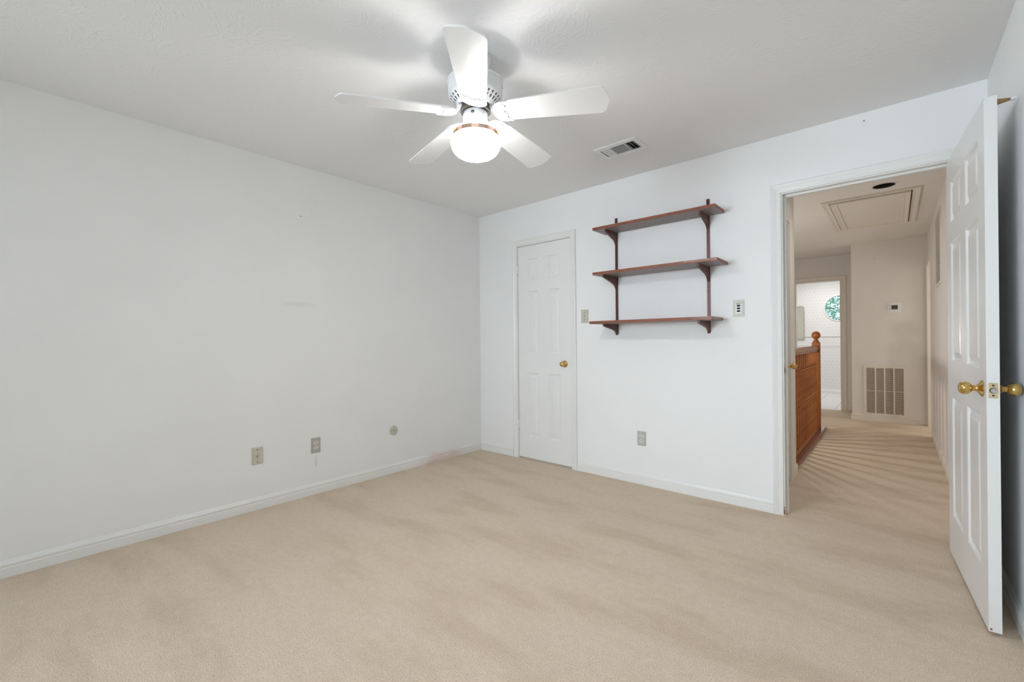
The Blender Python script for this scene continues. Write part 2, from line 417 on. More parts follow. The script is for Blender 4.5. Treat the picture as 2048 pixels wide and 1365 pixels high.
# six-panel moulded door leaf in local coords: x 0..w, y = 0 (front) .. -t ... built centred on z from z0
ZP = [(0.222, 0.830), (1.010, 1.612), (1.714, 1.922)]
def door_leaf(name, w, h, t, zb, stile, mull, m='door', parent=None):
    """leaf spans x 0..w, y 0..t, z zb..zb+h; both faces carry six raised panels"""
    pw = (w-2*stile-mull)/2
    xs = [(stile, stile+pw), (stile+pw+mull, w-stile)]
    mb = MB()
    gx = sorted({0, w, *[v for x in xs for v in x]}); gz = sorted({zb, zb+h, *[v for z in ZP for v in z]})
    def face(y, sgn):
        for i in range(len(gx)-1):
            for j in range(len(gz)-1):
                a, b, c, d = gx[i], gx[i+1], gz[j], gz[j+1]
                if any(abs(a-x[0]) < 1e-6 for x in xs) and any(abs(c-z[0]) < 1e-6 for z in ZP):
                    loops = [(0, 0), (0.004, 0.002), (0.012, 0.0100), (0.020, 0.0100), (0.044, 0.0025), (0.048, 0.0018)]
                    rings = [[(a+o, y+sgn*dp, c+o), (b-o, y+sgn*dp, c+o), (b-o, y+sgn*dp, d-o), (a+o, y+sgn*dp, d-o)] for o, dp in loops]
                    vs = [p for r in rings for p in r]; fs = []
                    for r in range(len(loops)-1):
                        for k in range(4): fs.append((r*4+k, r*4+(k+1) % 4, r*4+4+(k+1) % 4, r*4+4+k))
                    fs.append(tuple((len(loops)-1)*4+k for k in range(4)))
                    mb.add(vs, fs, m)
                else:
                    mb.add([(a, y, c), (b, y, c), (b, y, d), (a, y, d)], [(0, 1, 2, 3)], m)
    face(0, 1); face(t, -1)
    z1 = zb+h
    for i in range(len(gx)-1):
        a, b = gx[i], gx[i+1]
        for z in (zb, z1): mb.add([(a, 0, z), (b, 0, z), (b, t, z), (a, t, z)], [(0, 1, 2, 3)], m)
    for j in range(len(gz)-1):
        c, d = gz[j], gz[j+1]
        for x in (0, w): mb.add([(x, 0, c), (x, t, c), (x, t, d), (x, 0, d)], [(0, 1, 2, 3)], m)
    return mb.build(name, parent)
KNOB = [(0.0, 0.0690), (0.007, 0.0686), (0.014, 0.0668), (0.0200, 0.0630), (0.0240, 0.0575), (0.0256, 0.0510), (0.0250, 0.0448), (0.0225, 0.0385),
        (0.0185, 0.0335), (0.0140, 0.0300), (0.0112, 0.0285), (0.0108, 0.0262), (0.0125, 0.0250), (0.0125, 0.0225), (0.0108, 0.0212), (0.0114, 0.0175), (0.0150, 0.0135), (0.0225, 0.0080), (0.0300, 0.0045), (0.0325, 0.003), (0.0325, 0.0)]
def knob(loc, direction, parent, label=None, m='brass', k=1.0):
    T = Matrix.Translation(Vector(loc)) @ Vector(direction).to_track_quat('Z', 'Y').to_matrix().to_4x4() @ Matrix.Scale(k, 4)
    mb = MB(); mb.lathe(list(reversed(KNOB)), m, 40, T)
    o = mb.build('door_knob', parent)
    if label: o['label'] = label
    return o

# ------------------------------------------------------------------ room shell
H = 2.44; RX = 3.655; FY = -6.60; T = 0.115  # unseen front wall pushed far back so the light spreads evenly
HX = 3.612          # hall right wall
LX = 2.66           # hall left wall by the door
TY = 4.48           # wall with the thermostat
BY = 5.33           # wall with the bathroom doorway
E0, E1, EZ = 2.755, 3.552, 2.062   # entry opening (between jambs)
C0, C1, CZ = 0.524, 1.135, 2.050   # closet opening (between jambs)

# carpet: one surface over bedroom, hall, landing and the side room
mb = MB()
cells = [(-0.1, FY-0.1, RX+0.1, 0.0), (E0-0.02, 0.0, E1+0.02, T), (C0-0.02, 0.0, C1+0.02, T+0.05), (2.52, T, HX+0.12, BY), (0.9, 3.46, 2.52, BY), (HX+0.12, 3.3, 5.5, 4.8)]
for x0, y0, x1, y1 in cells: mb.box((x0, y0, -0.06), (x1, y1, 0.0), 'carpet')
struct(mb.build('floor'), 'beige cut pile carpet running from the bedroom out into the hall', 'floor')
mb = MB(); mb.box((1.2, BY, -0.06), (3.4, 7.82, 0.0), 'tile')
struct(mb.build('floor'), 'white tiled bathroom floor with grey grout lines', 'floor')
mb = MB(); mb.box((0.8, 1.0, -2.8), (2.52, BY, -2.74), 'carpet')
struct(mb.build('floor'), 'lower floor at the foot of the stairwell', 'floor')

panel_wall('wall_left', 'wall_l', 'x', -0.1, 0.0, FY-0.1, T, 0, H)
panel_wall('wall_back', 'wall_b', 'y', 0.0, T, 0.0, RX, 0, H, [(C0-0.012, C1+0.012, -1, CZ+0.012), (E0-0.018, E1+0.018, -1, EZ+0.018)])
panel_wall('wall_right', 'wall', 'x', RX, RX+0.1, FY-0.1, T, 0, H)
panel_wall('wall_front', 'wall', 'y', FY-0.1, FY, 0.0, RX, 0, H, [(0.25, 1.75, 0.80, 2.10)])
VX0, VX1, VY0, VY1 = 1.772, 2.020, -0.588, -0.458     # duct opening of the ceiling vent
panel_wall('ceiling', 'ceil', 'z', H, H+0.03, -0.1, RX+0.1, FY-0.1, T, [(VX0, VX1, VY0, VY1)], 'white stomp-textured bedroom ceiling')

# hall shell
panel_wall('wall_hall_right', 'hallwall', 'x', HX, HX+0.115, T, BY+0.1, 0, H, [(3.60, 4.42, -1, 2.05)])
panel_wall('wall_hall_left', 'hallwall', 'x', LX-0.11, LX, T, 1.08, -2.8, H, [(0.16, 0.815, 0, 2.05)])
panel_wall('wall_stair_near', 'hallwall', 'y', 0.97, 1.08, 0.8, LX-0.11, -2.8, H)
panel_wall('wall_stair_left', 'hallwall', 'x', 0.8, 0.9, 1.08, BY, -2.8, H)
panel_wall('wall_landing_edge', 'hallwall', 'y', 3.44, 3.46, 0.9, 2.52, -2.74, -0.06)
panel_wall('wall_stair_right', 'hallwall', 'x', 2.50, 2.52, 1.08, 3.44, -2.74, -0.06)
panel_wall('wall_hall_end', 'hallwall', 'y', TY, TY+0.11, 2.838, HX, 0, H)
panel_wall('wall_hall_return', 'hallwall', 'x', 2.838, 2.948, TY+0.11, BY, 0, H)
panel_wall('wall_bathroom_door', 'hallwall', 'y', BY, BY+0.11, 0.8, HX, 0, H, [(2.045, 2.662, -1, 2.058)])
# side room off the hall
panel_wall('wall_side_room_near', 'wall', 'y', 3.2, 3.3, HX+0.115, 5.6, 0, H)
panel_wall('wall_side_room_far', 'wall', 'y', 4.8, 4.9, HX+0.115, 5.6, 0, H)
panel_wall('wall_side_room_right', 'wall', 'x', 5.5, 5.6, 3.3, 4.8, 0, H)
# bathroom
panel_wall('wall_bathroom_left', 'paper', 'x', 1.1, 1.2, BY+0.11, 7.8, 0, H)
panel_wall('wall_bathroom_right', 'paper', 'x', 3.3, 3.4, BY+0.11, 7.8, 0, H)
mb = MB()
mb.box((1.2, BY+0.11, H), (3.3, 7.8, H+0.03), 'hallceil'); struct(mb.build('ceiling'), 'bathroom ceiling', 'ceiling')
mb = MB(); mb.box((HX+0.115, 3.3, H), (5.5, 4.8, H+0.03), 'hallceil'); struct(mb.build('ceiling'), 'ceiling of the room off the hall', 'ceiling')

def round_hole_panel(mb, m, P, uc, vc, r, half, lo, hi, n=48):
    """square cell uc+-half with a round hole of radius r, both faces plus the reveal"""
    circ = [(uc+r*math.cos(2*PI*k/n), vc+r*math.sin(2*PI*k/n)) for k in range(n)]
    sq = []
    for k in range(n):
        c, s_ = math.cos(2*PI*k/n), math.sin(2*PI*k/n); q = half/max(abs(c), abs(s_)); sq.append((uc+q*c, vc+q*s_))
    for w in (lo, hi):
        mb.add([P(*p, w) for p in circ]+[P(*p, w) for p in sq], [(k, (k+1) % n, n+(k+1) % n, n+k) for k in range(n)], m)
    mb.add([P(*p, lo) for p in circ]+[P(*p, hi) for p in circ], [(k, (k+1) % n, n+(k+1) % n, n+k) for k in range(n)], m)
def holed_slab(name, m, P, u0, u1, v0, v1, uc, vc, r, half, lo, hi):
    mb = MB()
    us = [u0, uc-half, uc+half, u1]; vs = [v0, vc-half, vc+half, v1]
    for i in range(3):
        for j in range(3):
            if i == 1 and j == 1: continue
            a, b, c, d = us[i], us[i+1], vs[j], vs[j+1]
            for w in (lo, hi): mb.add([P(a, c, w), P(b, c, w), P(b, d, w), P(a, d, w)], [(0, 1, 2, 3)], m)
    round_hole_panel(mb, m, P, uc, vc, r, half, lo, hi)
    return mb.build(name)
CANX, CANY, CANR = 3.232, 1.676, 0.078
struct(holed_slab('ceiling', 'hallceil', lambda u, v, w: (u, v, w), 0.8, HX+0.115, T, BY+0.11, CANX, CANY, CANR, 0.15, H, H+0.03), 'cream textured hall ceiling', 'ceiling')
WNX, WNZ, WNR = 2.462, 1.752, 0.262
struct(holed_slab('wall_bathroom_back', 'paper', lambda u, v, w: (u, w, v), 1.1, 3.4, 0, H, WNX, WNZ, WNR, 0.35, 7.8, 7.92))

# closet interior behind the closed door
mb = MB()
mb.box((C0-0.1, T+0.55, 0), (C1+0.1, T+0.58, H), 'wall'); struct(mb.build('wall_closet'))

# ------------------------------------------------------------------ trim
pl_back = lambda u, z, o: (u, -o, z)
mb = MB(); casing_u(mb, 'trim', C0-0.003, C1+0.003, CZ+0.003, pl_back)
for x0, x1, z1 in ((C0-0.012, C0, CZ), (C1, C1+0.012, CZ)): mb.box((x0, 0, 0), (x1, T, z1), 'trim')
mb.box((C0-0.012, 0, CZ), (C1+0.012, T, CZ+0.012), 'trim')
for x0, x1 in ((C0, C0+0.012), (C1-0.012, C1)): mb.box((x0, 0.042, 0), (x1, 0.075, CZ), 'trim')
mb.box((C0+0.012, 0.042, CZ-0.012), (C1-0.012, 0.075, CZ), 'trim')
struct(mb.build('trim_1'), 'white door casing and jamb around the closed closet door', 'trim')
mb = MB(); casing_u(mb, 'trim', E0-0.006, E1+0.006, EZ+0.006, pl_back)
casing_u(mb, 'halltrim', E0-0.006, E1-0.0, EZ+0.006, lambda u, z, o: (u, T+o, z))
mb.box((E0-0.018, 0, 0), (E0, T, EZ), 'trim'); mb.box((E1, 0, 0), (E1+0.018, T, EZ), 'trim')
mb.box((E0-0.018, 0, EZ), (E1+0.018, T, EZ+0.018), 'trim')
mb.bbox((E0, 0.040, 0), (E0+0.012, 0.078, EZ), 'trim', 0.002); mb.bbox((E1-0.012, 0.040, 0), (E1, 0.078, EZ), 'trim', 0.002)
mb.bbox((E0+0.012, 0.040, EZ-0.012), (E1-0.012, 0.078, EZ), 'trim', 0.002)
tr2 = struct(mb.build('trim_2'), 'white door casing and jamb around the open doorway to the hall', 'trim')
mb = MB(); mb.bbox((E0-0.001, 0.008, 0.900), (E0+0.0016, 0.036, 0.958), 'brass_old', 0.0006); mb.box((E0, 0.015, 0.915), (E0+0.0019, 0.029, 0.943), 'dark')
sp = mb.build('strike_plate', tr2); sp['label'] = 'brass strike plate'
mb = MB()
for (x, z, w_, h_) in ((2.7535, 0.010, 0.004, 0.030), (2.7530, 0.045, 0.003, 0.012)):
    mb.bbox((x-w_, -0.0085, z), (x+w_*0.3, -0.0045, z+h_), 'chip', 0.001)
ch = mb.build('paint_chip', tr2); ch['label'] = 'chipped brown paint'

baseboard('baseboard_left', [((0, FY, 0), (0, 0, 0), (1, 0, 0))], 'base_l')
baseboard('baseboard_back', [((0.0, 0, 0), (C0-0.063, 0, 0), (0, -1, 0)), ((C1+0.063, 0, 0), (E0-0.063, 0, 0), (0, -1, 0))])
baseboard('baseboard_right', [((RX, FY, 0), (RX, 0, 0), (-1, 0, 0))])
baseboard('baseboard_front', [((0, FY, 0), (RX, FY, 0), (0, 1, 0))])
baseboard('baseboard_hall_right', [((HX, T, 0), (HX, 3.54, 0), (-1, 0, 0))], 'halltrim')
baseboard('baseboard_hall_left', [((LX, 0.895, 0), (LX, 1.093, 0), (1, 0, 0)), ((2.60, 1.08, 0), (LX, 1.08, 0), (0, 1, 0))], 'halltrim')
baseboard('baseboard_hall_end', [((2.838, TY, 0), (HX, TY, 0), (0, -1, 0)), ((2.838, TY-0.013, 0), (2.838, BY, 0), (-1, 0, 0)), ((2.728, BY, 0), (2.838, BY, 0), (0, -1, 0))], 'halltrim')
baseboard('baseboard_bathroom', [((1.2, 7.8, 0), (3.3, 7.8, 0), (0, -1, 0))])

# hall door (left), casing
mb = MB(); casing_u(mb, 'halltrim', 0.155, 0.82, 2.055, lambda u, z, o: (LX+o, u, z), 1.0)
mb.box((LX-0.11, 0.16, 2.036), (LX, 0.815, 2.05), 'halltrim'); mb.box((LX-0.11, 0.803, 0), (LX, 0.815, 2.036), 'halltrim'); mb.box((LX-0.11, 0.16, 0), (LX, 0.172, 2.036), 'halltrim')
struct(mb.build('trim_3'), 'cream casing of the hall door just left of the doorway', 'trim')
# bathroom doorway casing
mb = MB(); casing_u(mb, 'halltrim', 2.057, 2.662, 2.052, lambda u, z, o: (u, BY-o, z), 1.15)
mb.box((2.045, BY, 0), (2.060, BY+0.11, 2.045), 'halltrim'); mb.box((2.648, BY, 0), (2.662, BY+0.11, 2.045), 'halltrim'); mb.box((2.045, BY, 2.045), (2.662, BY+0.11, 2.058), 'halltrim')
struct(mb.build('trim_4'), 'cream casing of the bathroom doorway at the end of the hall', 'trim')
# side-room doorway casing and jamb
mb = MB(); casing_u(mb, 'halltrim', 3.615, 4.405, 2.035, lambda u, z, o: (HX-o, u, z), 1.1)
mb.box((HX, 3.60, 0), (HX+0.115, 3.615, 2.035), 'halltrim'); mb.box((HX, 4.405, 0), (HX+0.115, 4.42, 2.035), 'halltrim'); mb.box((HX, 3.60, 2.035), (HX+0.115, 4.42, 2.05), 'halltrim')
struct(mb.build('trim_5'), 'cream casing of the side doorway at the right end of the hall', 'trim')

# ------------------------------------------------------------------ doors
# entry door, swung open into the room
A = Vector((3.502, -0.013, 0)); B = Vector((3.553, -0.818, 0)); dv = (B-A).normalized(); DWd = (B-A).length
ang = math.atan2(dv.y, dv.x)
door1 = door_leaf('door_1', DWd, 2.03, 0.035, 0.014, 0.106, 0.108)
door1.location = A; door1.rotation_euler = (0, 0, ang)      # local x runs to the free edge, local y points to the wall behind
struct(door1, 'white six-panel door standing open into the room beside the doorway', 'door')
# local +y = left of dv when looking along dv... front face (y=0) looks to the camera
knob((DWd-0.060, 0.0, 0.932), (0, -1, 0), door1, 'bright brass knob facing the room', 'brass', 1.0)
knob((DWd-0.060, 0.035, 0.932), (0, 1, 0), door1, 'brass knob in the gap behind the door', 'brass', 1.0)
mb = MB()
mb.bbox((DWd-0.0005, 0.005, 0.901), (DWd+0.0016, 0.030, 0.959), 'brass_old', 0.0008)
mb.cyl((DWd+0.001, 0.0175, 0.930), (DWd+0.0022, 0.0175, 0.930), 0.0105, 'slot', 20)
mb.cyl((DWd+0.001, 0.0185, 0.930), (DWd+0.0062, 0.0185, 0.930), 0.0085, 'steel', 20)
for z in (0.911, 0.949): mb.cyl((DWd+0.001, 0.0175, z), (DWd+0.0022, 0.0175, z), 0.0038, 'slot', 12)
lp = mb.build('latch_plate', door1); lp['label'] = 'pale brass latch plate'
mb = MB(); mb.bbox((DWd-0.001, 0.0035, 0.020), (DWd+0.0006, 0.0095, 0.027), 'chip', 0.0005)
c2 = mb.build('paint_chip', door1); c2['label'] = 'brown paint chip'
# brass arm with a white rubber tip that keeps the door off the wall
mb = MB()
mb.prism([(DWd-0.020, 0.035, 2.036), (DWd-0.020, 0.035, 2.016), (DWd-0.045, 0.078, 2.032), (DWd-0.045, 0.078, 2.038)], (-0.012, 0, 0), 'brass_dark')
st = mb.build('door_stop', door1); st['label'] = 'brass wedge door stop near the top corner'
mb = MB(); mb.bbox((DWd-0.058, 0.078, 2.030), (DWd-0.044, 0.094, 2.040), 'rubber', 0.002)
rt = mb.build('rubber_tip', st); rt['label'] = 'white rubber tip'
for z in (0.25, 1.02, 1.80):
    mb = MB(); mb.cyl((-0.004, 0.040, z-0.045), (-0.004, 0.040, z+0.045), 0.006, 'brass', 14); mb.box((0.0, 0.034, z-0.045), (0.03, 0.0362, z+0.045), 'brass')
    mb.build('hinge', door1)

# closet door, closed
door2 = door_leaf('door_2', C1-C0-0.007, 2.0305, 0.035, 0.016, 0.112, 0.116, 'door_satin')
door2.location = (C0+0.004, 0.002, 0)
struct(door2, 'white six-panel closet door, closed, in the back wall near the corner', 'door')
knob((C1-C0-0.008-0.062, 0.0, 0.926), (0, -1, 0), door2, 'brass knob', 'brass', 0.92)
for z in (0.33, 1.83):
    mb = MB(); mb.cyl((-0.001, -0.009, z-0.045), (-0.001, -0.009, z+0.045), 0.0048, 'trim', 14)
    for q in (-0.048, 0.047): mb.cyl((-0.001, -0.009, z+q-0.001), (-0.001, -0.009, z+q+0.002), 0.0040, 'slot', 10)
    mb.box((-0.003, -0.008, z-0.045), (0.005, -0.001, z+0.045), 'trim')
    mb.build('hinge', door2)

# hall door on the left, closed
door3 = door_leaf('door_3', 0.627, 2.02, 0.035, 0.012, 0.112, 0.116)
door3.location = (LX-0.008, 0.174, 0); door3.rotation_euler = (0, 0, PI/2)
struct(door3, 'white panelled hall door seen edge on just inside the doorway', 'door')
knob((0.567, 0.0, 0.920), (0, -1, 0), door3, 'brass knob', 'brass', 1.0)

# ------------------------------------------------------------------ unseen bedroom window added behind the camera
mb = MB()
for a, b in (((0.25, 0.80), (0.30, 2.10)), ((1.70, 0.80), (1.75, 2.10)), ((0.30, 2.05), (1.70, 2.10)), ((0.30, 0.80), (1.70, 0.85)), ((0.30, 1.43), (1.70, 1.47)), ((0.98, 0.85), (1.02, 1.43)), ((0.98, 1.47), (1.02, 2.05))):
    mb.box((a[0], FY-0.09, a[1]), (b[0], FY-0.03, b[1]), 'trim')
struct(mb.build('window_1'), 'unseen white bedroom window added in the wall behind the camera', 'window')

# ------------------------------------------------------------------ ceiling fan
FX, FYc = 1.840, -1.840
fan = thing('ceiling_fan', 'white five-blade ceiling fan with a lit round glass globe under it', 'ceiling fan', (FX, FYc, 0))
mb = MB(); mb.lathe([(0.024, 2.385), (0.040, 2.388), (0.060, 2.400), (0.073, 2.420), (0.077, 2.434), (0.077, 2.440)], 'fanwhite', 48); mb.build('canopy', fan)
mb = MB(); mb.cyl((0, 0, 2.335), (0, 0, 2.40), 0.013, 'fanwhite', 24); mb.build('downrod', fan)
mb = MB()
mb.lathe([(0.0, 2.352), (0.040, 2.352), (0.085, 2.348), (0.118, 2.338), (0.129, 2.328), (0.130, 2.318), (0.1255, 2.314), (0.1255, 2.272), (0.1215, 2.260), (0.085, 2.226), (0.080, 2.220), (0.0, 2.220)], 'fanwhite', 72)
for k in range(30):                       # two rings of dark vent slots in the sloping underside
    a = 2*PI*k/30
    for r0, r1 in ((0.0905, 0.1020), (0.1065, 0.1145)):
        pts = []
        for r, w_ in ((r0, 0.0035), (r1, 0.0045)):
            z = 2.260 - (0.1215-r)/0.0365*0.034
            for s_ in (-1, 1):
                p = Vector((r, s_*w_, z)) + Vector((0.0005, 0, -0.0006))
                pts.append(Matrix.Rotation(a, 3, 'Z') @ p)
        mb.add(pts, [(0, 1, 3, 2)], 'slot')
mb.build('motor_housing', fan)
mb = MB(); mb.lathe([(0.0, 2.220), (0.070, 2.220), (0.070, 2.194), (0.0, 2.194)], 'slot', 48); mb.build('flywheel', fan)
mb = MB()
mb.lathe([(0.0, 2.194), (0.048, 2.194), (0.0555, 2.188), (0.0575, 2.180), (0.0575, 2.142), (0.0545, 2.130), (0.044, 2.122), (0.034, 2.119), (0.0, 2.119)], 'fanwhite', 56)
mb.box((0.028, -0.0556, 2.164), (0.040, -0.0465, 2.172), 'slot')
sh = mb.build('switch_housing', fan)
mb = MB()                                  # open gallery: three thin arms carry the ring, light escapes upwards
for k in range(3):
    a = math.radians(50+120*k); Ra = Matrix.Rotation(a, 4, 'Z')
    mb.prism([Ra @ Vector(p) for p in ((0.030, -0.004, 2.122), (0.060, -0.004, 2.120), (0.1030, -0.004, 2.092), (0.1030, -0.004, 2.088), (0.058, -0.004, 2.115), (0.030, -0.004, 2.117))], Ra @ Vector((0, 0.008, 0)), 'fanwhite')
mb.lathe([(0.1015, 2.0945), (0.1040, 2.094), (0.1050, 2.076), (0.1015, 2.076), (0.1015, 2.0945)], 'copper', 64, caps=False)
for k in range(3):
    a = math.radians(20+120*k); c, s_ = math.cos(a), math.sin(a)
    mb.cyl((0.103*c, 0.103*s_, 2.085), (0.116*c, 0.116*s_, 2.085), 0.0032, 'brass', 10)
fr = mb.build('fitter_ring', fan); fr['label'] = 'copper coloured ring holding the globe'
prof = []
for i in range(49):
    t = i/48
    if t < 0.2:                            # short shoulder under the ring, then a squat rounded jar
        q = t/0.2; r = 0.0995 + (0.1140-0.0995)*math.sin(q*PI/2); z = 2.080 - 0.030*q
    else:
        q = (t-0.2)/0.8*PI/2; r = 0.1140*max(math.cos(q), 0)**0.62; z = 2.050 - 0.067*math.sin(q)**1.0
    prof.append((r + (0.0008*math.sin(t*75) if 0.12 < t < 0.92 else 0), z))
mb = MB(); mb.lathe(list(reversed(prof)), 'globe', 64, caps=False)
mb.lathe([(max(r-0.0025, 0.0), z+0.0022) for r, z in reversed(prof)], 'fanwhite', 64, caps=False); gl = mb.build('globe', fan); gl['label'] = 'lit ribbed white glass globe'  # opaque inner shell added to block glow through the open top
bulb = point('fan_bulb', (FX, FYc, 2.045), 4.2, (1.0, 0.98, 0.95), 0.028)

RC, RT = 0.579, 0.612; TH0 = 4.196; TILT = -0.226; ZB = 2.189; DROOP = math.radians(3.1)
def blade_outline():
    pts = [(0.128, -0.050), (0.140, -0.0585)]
    tip = [(RC-0.014, 0.0765), (RC-0.004, 0.0748), (RC+0.004, 0.0695), (RC+0.010, 0.0610), (RC+0.0165, 0.042), (RC+0.0235, 0.020), (RC+0.0265, 0.009)]
    pts += [(x, -y) for x, y in tip] + [(RC+0.0275, 0.0)] + list(reversed(tip))
    pts += [(0.140, 0.0585), (0.128, 0.050)]
    return pts
def iron_outline():
    pts = []
    for k in range(37):                    # scalloped outer edge with two cusps and two horns
        q = -1 + 2*k/36
        pts.append((0.151 + 0.020*q*q - 0.011*abs(math.cos(q*PI*1.5)), 0.0605*q))
    for k in range(1, 20):                 # round inner end
        a = PI/2 - PI*k/20
        pts.append((0.136 - 0.048*math.cos(a), 0.0605*math.sin(a)))
    return pts
mbb = MB(); mbb.prism([(x, y, -0.003) for x, y in blade_outline()], (0, 0, 0.006), 'blade')
mbi = MB()
io = iron_outline()
mbi.prism([(x, y, -0.0085) for x, y in io], (0, 0, 0.0052), 'fanwhite')
mbi.prism([((x-0.13)*0.72+0.124, y*0.76, -0.0110) for x, y in io], (0, 0, 0.003), 'fanwhite')
for x, y in ((0.141, -0.047), (0.150, 0.0), (0.141, 0.047)): mbi.cyl((x, y, -0.0120), (x, y, -0.0080), 0.0036, 'steel', 12)
mbi.prism([(0.052, -0.009, 0.032), (0.074, -0.009, 0.032), (0.100, -0.009, -0.002), (0.100, -0.009, -0.0085), (0.090, -0.009, -0.0085), (0.066, -0.009, 0.022), (0.052, -0.009, 0.024)], (0, 0.018, 0), 'fanwhite')
b0 = None
for k in range(5):
    a = TH0 - 2*PI*k/5
    if b0 is None:
        b0 = mbb.build('blade', fan); i0 = mbi.build('blade_iron', b0); i0['label'] = 'scalloped white blade bracket'
        bl = b0
    else:
        bl = b0.copy(); COL.objects.link(bl); bl.parent = fan
        ii = i0.copy(); COL.objects.link(ii); ii.parent = bl
    bl.matrix_local = Matrix.Translation((0, 0, ZB)) @ Matrix.Rotation(a, 4, 'Z') @ Matrix.Rotation(DROOP, 4, 'Y') @ Matrix.Rotation(TILT, 4, 'X')

# ------------------------------------------------------------------ ceiling vent
vent = thing('ceiling_vent', 'white stamped metal air vent on the bedroom ceiling right of the fan', 'vent', (1.896, -0.523, H))
X0, X1, Y0, Y1 = -0.153, 0.153, -0.100, 0.100
hx0, hx1, hy0, hy1 = -0.122, 0.122, -0.063, 0.063
mb = MB()
P = lambda x, y, z: (x, y, z)
for a, b in (((X0, Y0), (hx0, Y1)), ((hx1, Y0), (X1, Y1)), ((hx0, Y0), (hx1, hy0)), ((hx0, hy1), (hx1, Y1))):
    mb.box((a[0], a[1], -0.007), (b[0], b[1], -0.0045), 'fanwhite')
for a, b in (((X0, Y0), (X1, Y0+0.003)), ((X0, Y1-0.003), (X1, Y1)), ((X0, Y0+0.003), (X0+0.003, Y1-0.003)), ((X1-0.003, Y0+0.003), (X1, Y1-0.003))):
    mb.box((a[0], a[1], -0.0045), (b[0], b[1], 0.0), 'fanwhite')
for x in (-0.138, 0.138): mb.cyl((x, 0, -0.0085), (x, 0, -0.006), 0.004, 'steel', 12)
mb.build('frame', vent)
def vane(lo, hi, tilt, axis):
    q = MB(); c = Vector([(a+b)/2 for a, b in zip(lo, hi)]); h = [(b-a)/2 for a, b in zip(lo, hi)]
    R_ = Matrix.Translation(c) @ Matrix.Rotation(tilt, 4, axis)
    q.box([-v for v in h], h, 'fanwhite', R_); return q.build('louver', vent)
for i in range(3): vane((-0.116+0.0215*i, hy0, -0.004), (-0.116+0.0215*i+0.0180, hy1, -0.003), math.radians(-7), 'Y')
for i in range(7): vane((-0.050, hy0+0.002+0.0178*i, -0.004), (0.052, hy0+0.002+0.0178*i+0.0125, -0.003), math.radians(12), 'X')
for i in range(3): vane((0.062+0.021*i, hy0, -0.004), (0.062+0.021*i+0.016, hy1, -0.003), math.radians(52), 'Y')
for x in (-0.0535, 0.0525):
    mb = MB(); mb.box((x, hy0, -0.008), (x+0.004, hy1, 0.004), 'fanwhite'); mb.build('divider', vent)
mb = MB()
dx0, dx1, dy0, dy1 = VX0-1.896, VX1-1.896, VY0+0.523, VY1+0.523
for q in ([(dx0, dy0, 0.0), (dx1, dy0, 0), (dx1, dy0, 0.2), (dx0, dy0, 0.2)], [(dx0, dy1, 0.0), (dx1, dy1, 0), (dx1, dy1, 0.2), (dx0, dy1, 0.2)],
          [(dx0, dy0, 0.0), (dx0, dy1, 0), (dx0, dy1, 0.2), (dx0, dy0, 0.2)], [(dx1, dy0, 0.0), (dx1, dy1, 0), (dx1, dy1, 0.2), (dx1, dy0, 0.2)], [(dx0, dy0, 0.2), (dx1, dy0, 0.2), (dx1, dy1, 0.2), (dx0, dy1, 0.2)]):
    mb.add(q, [(0, 1, 2, 3)], 'duct')
d = mb.build('duct', vent); d['label'] = 'dark duct behind the louvers'

# ------------------------------------------------------------------ wall shelving
SX = (1.588, 2.302)
for k, (sx, where) in enumerate(zip(SX, ('left', 'right'))):
    st_ = thing('shelf_standard', ('brown slotted metal wall standard carrying the %s ends of three shelves' % where), 'shelf standard', (sx, 0, 0), group='slotted standards of the wall shelving')
    mb = MB()
    w = 0.0095
    for a, b in (((-w, -0.010, 1.183), (-w+0.002, 0, 2.128)), ((w-0.002, -0.010, 1.183), (w, 0, 2.128)), ((-w+0.002, -0.0100, 1.183), (w-0.002, -0.0085, 2.128))):
        mb.box(a, b, 'standard')
    z = 1.205
    while z < 2.11:
        mb.box((-0.0022, -0.0103, z), (0.0022, -0.0099, z+0.011), 'black'); z += 0.0195
    mb.build('rail', st_)
    for (zt, L, dr) in ((2.008, 0.172, 0.105), (1.646, 0.215, 0.105), (1.264, 0.215, 0.088)):
        mb = MB()
        pts = [(0, -0.010, zt), (0, -0.010, zt-dr)]
        # hollow curve close to the wall, then a straight slanting underside to the blunt tip
        for d_, f_ in ((0.004, 0.99), (0.007, 0.90), (0.013, 0.80), (0.022, 0.705), (0.034, 0.63), (0.050, 0.565), (0.070, 0.51)): pts.append((0, -0.010-d_, zt-dr*f_))
        pts += [(0, -0.010-L+0.004, zt-0.021), (0, -0.010-L, zt-0.018), (0, -0.010-L, zt)]
        pts = [Vector(p) + Vector((-0.0075, 0, 0)) for p in pts]
        mb.prism(pts, (0.015, 0, 0), 'bracket'); mb.build('bracket', st_)
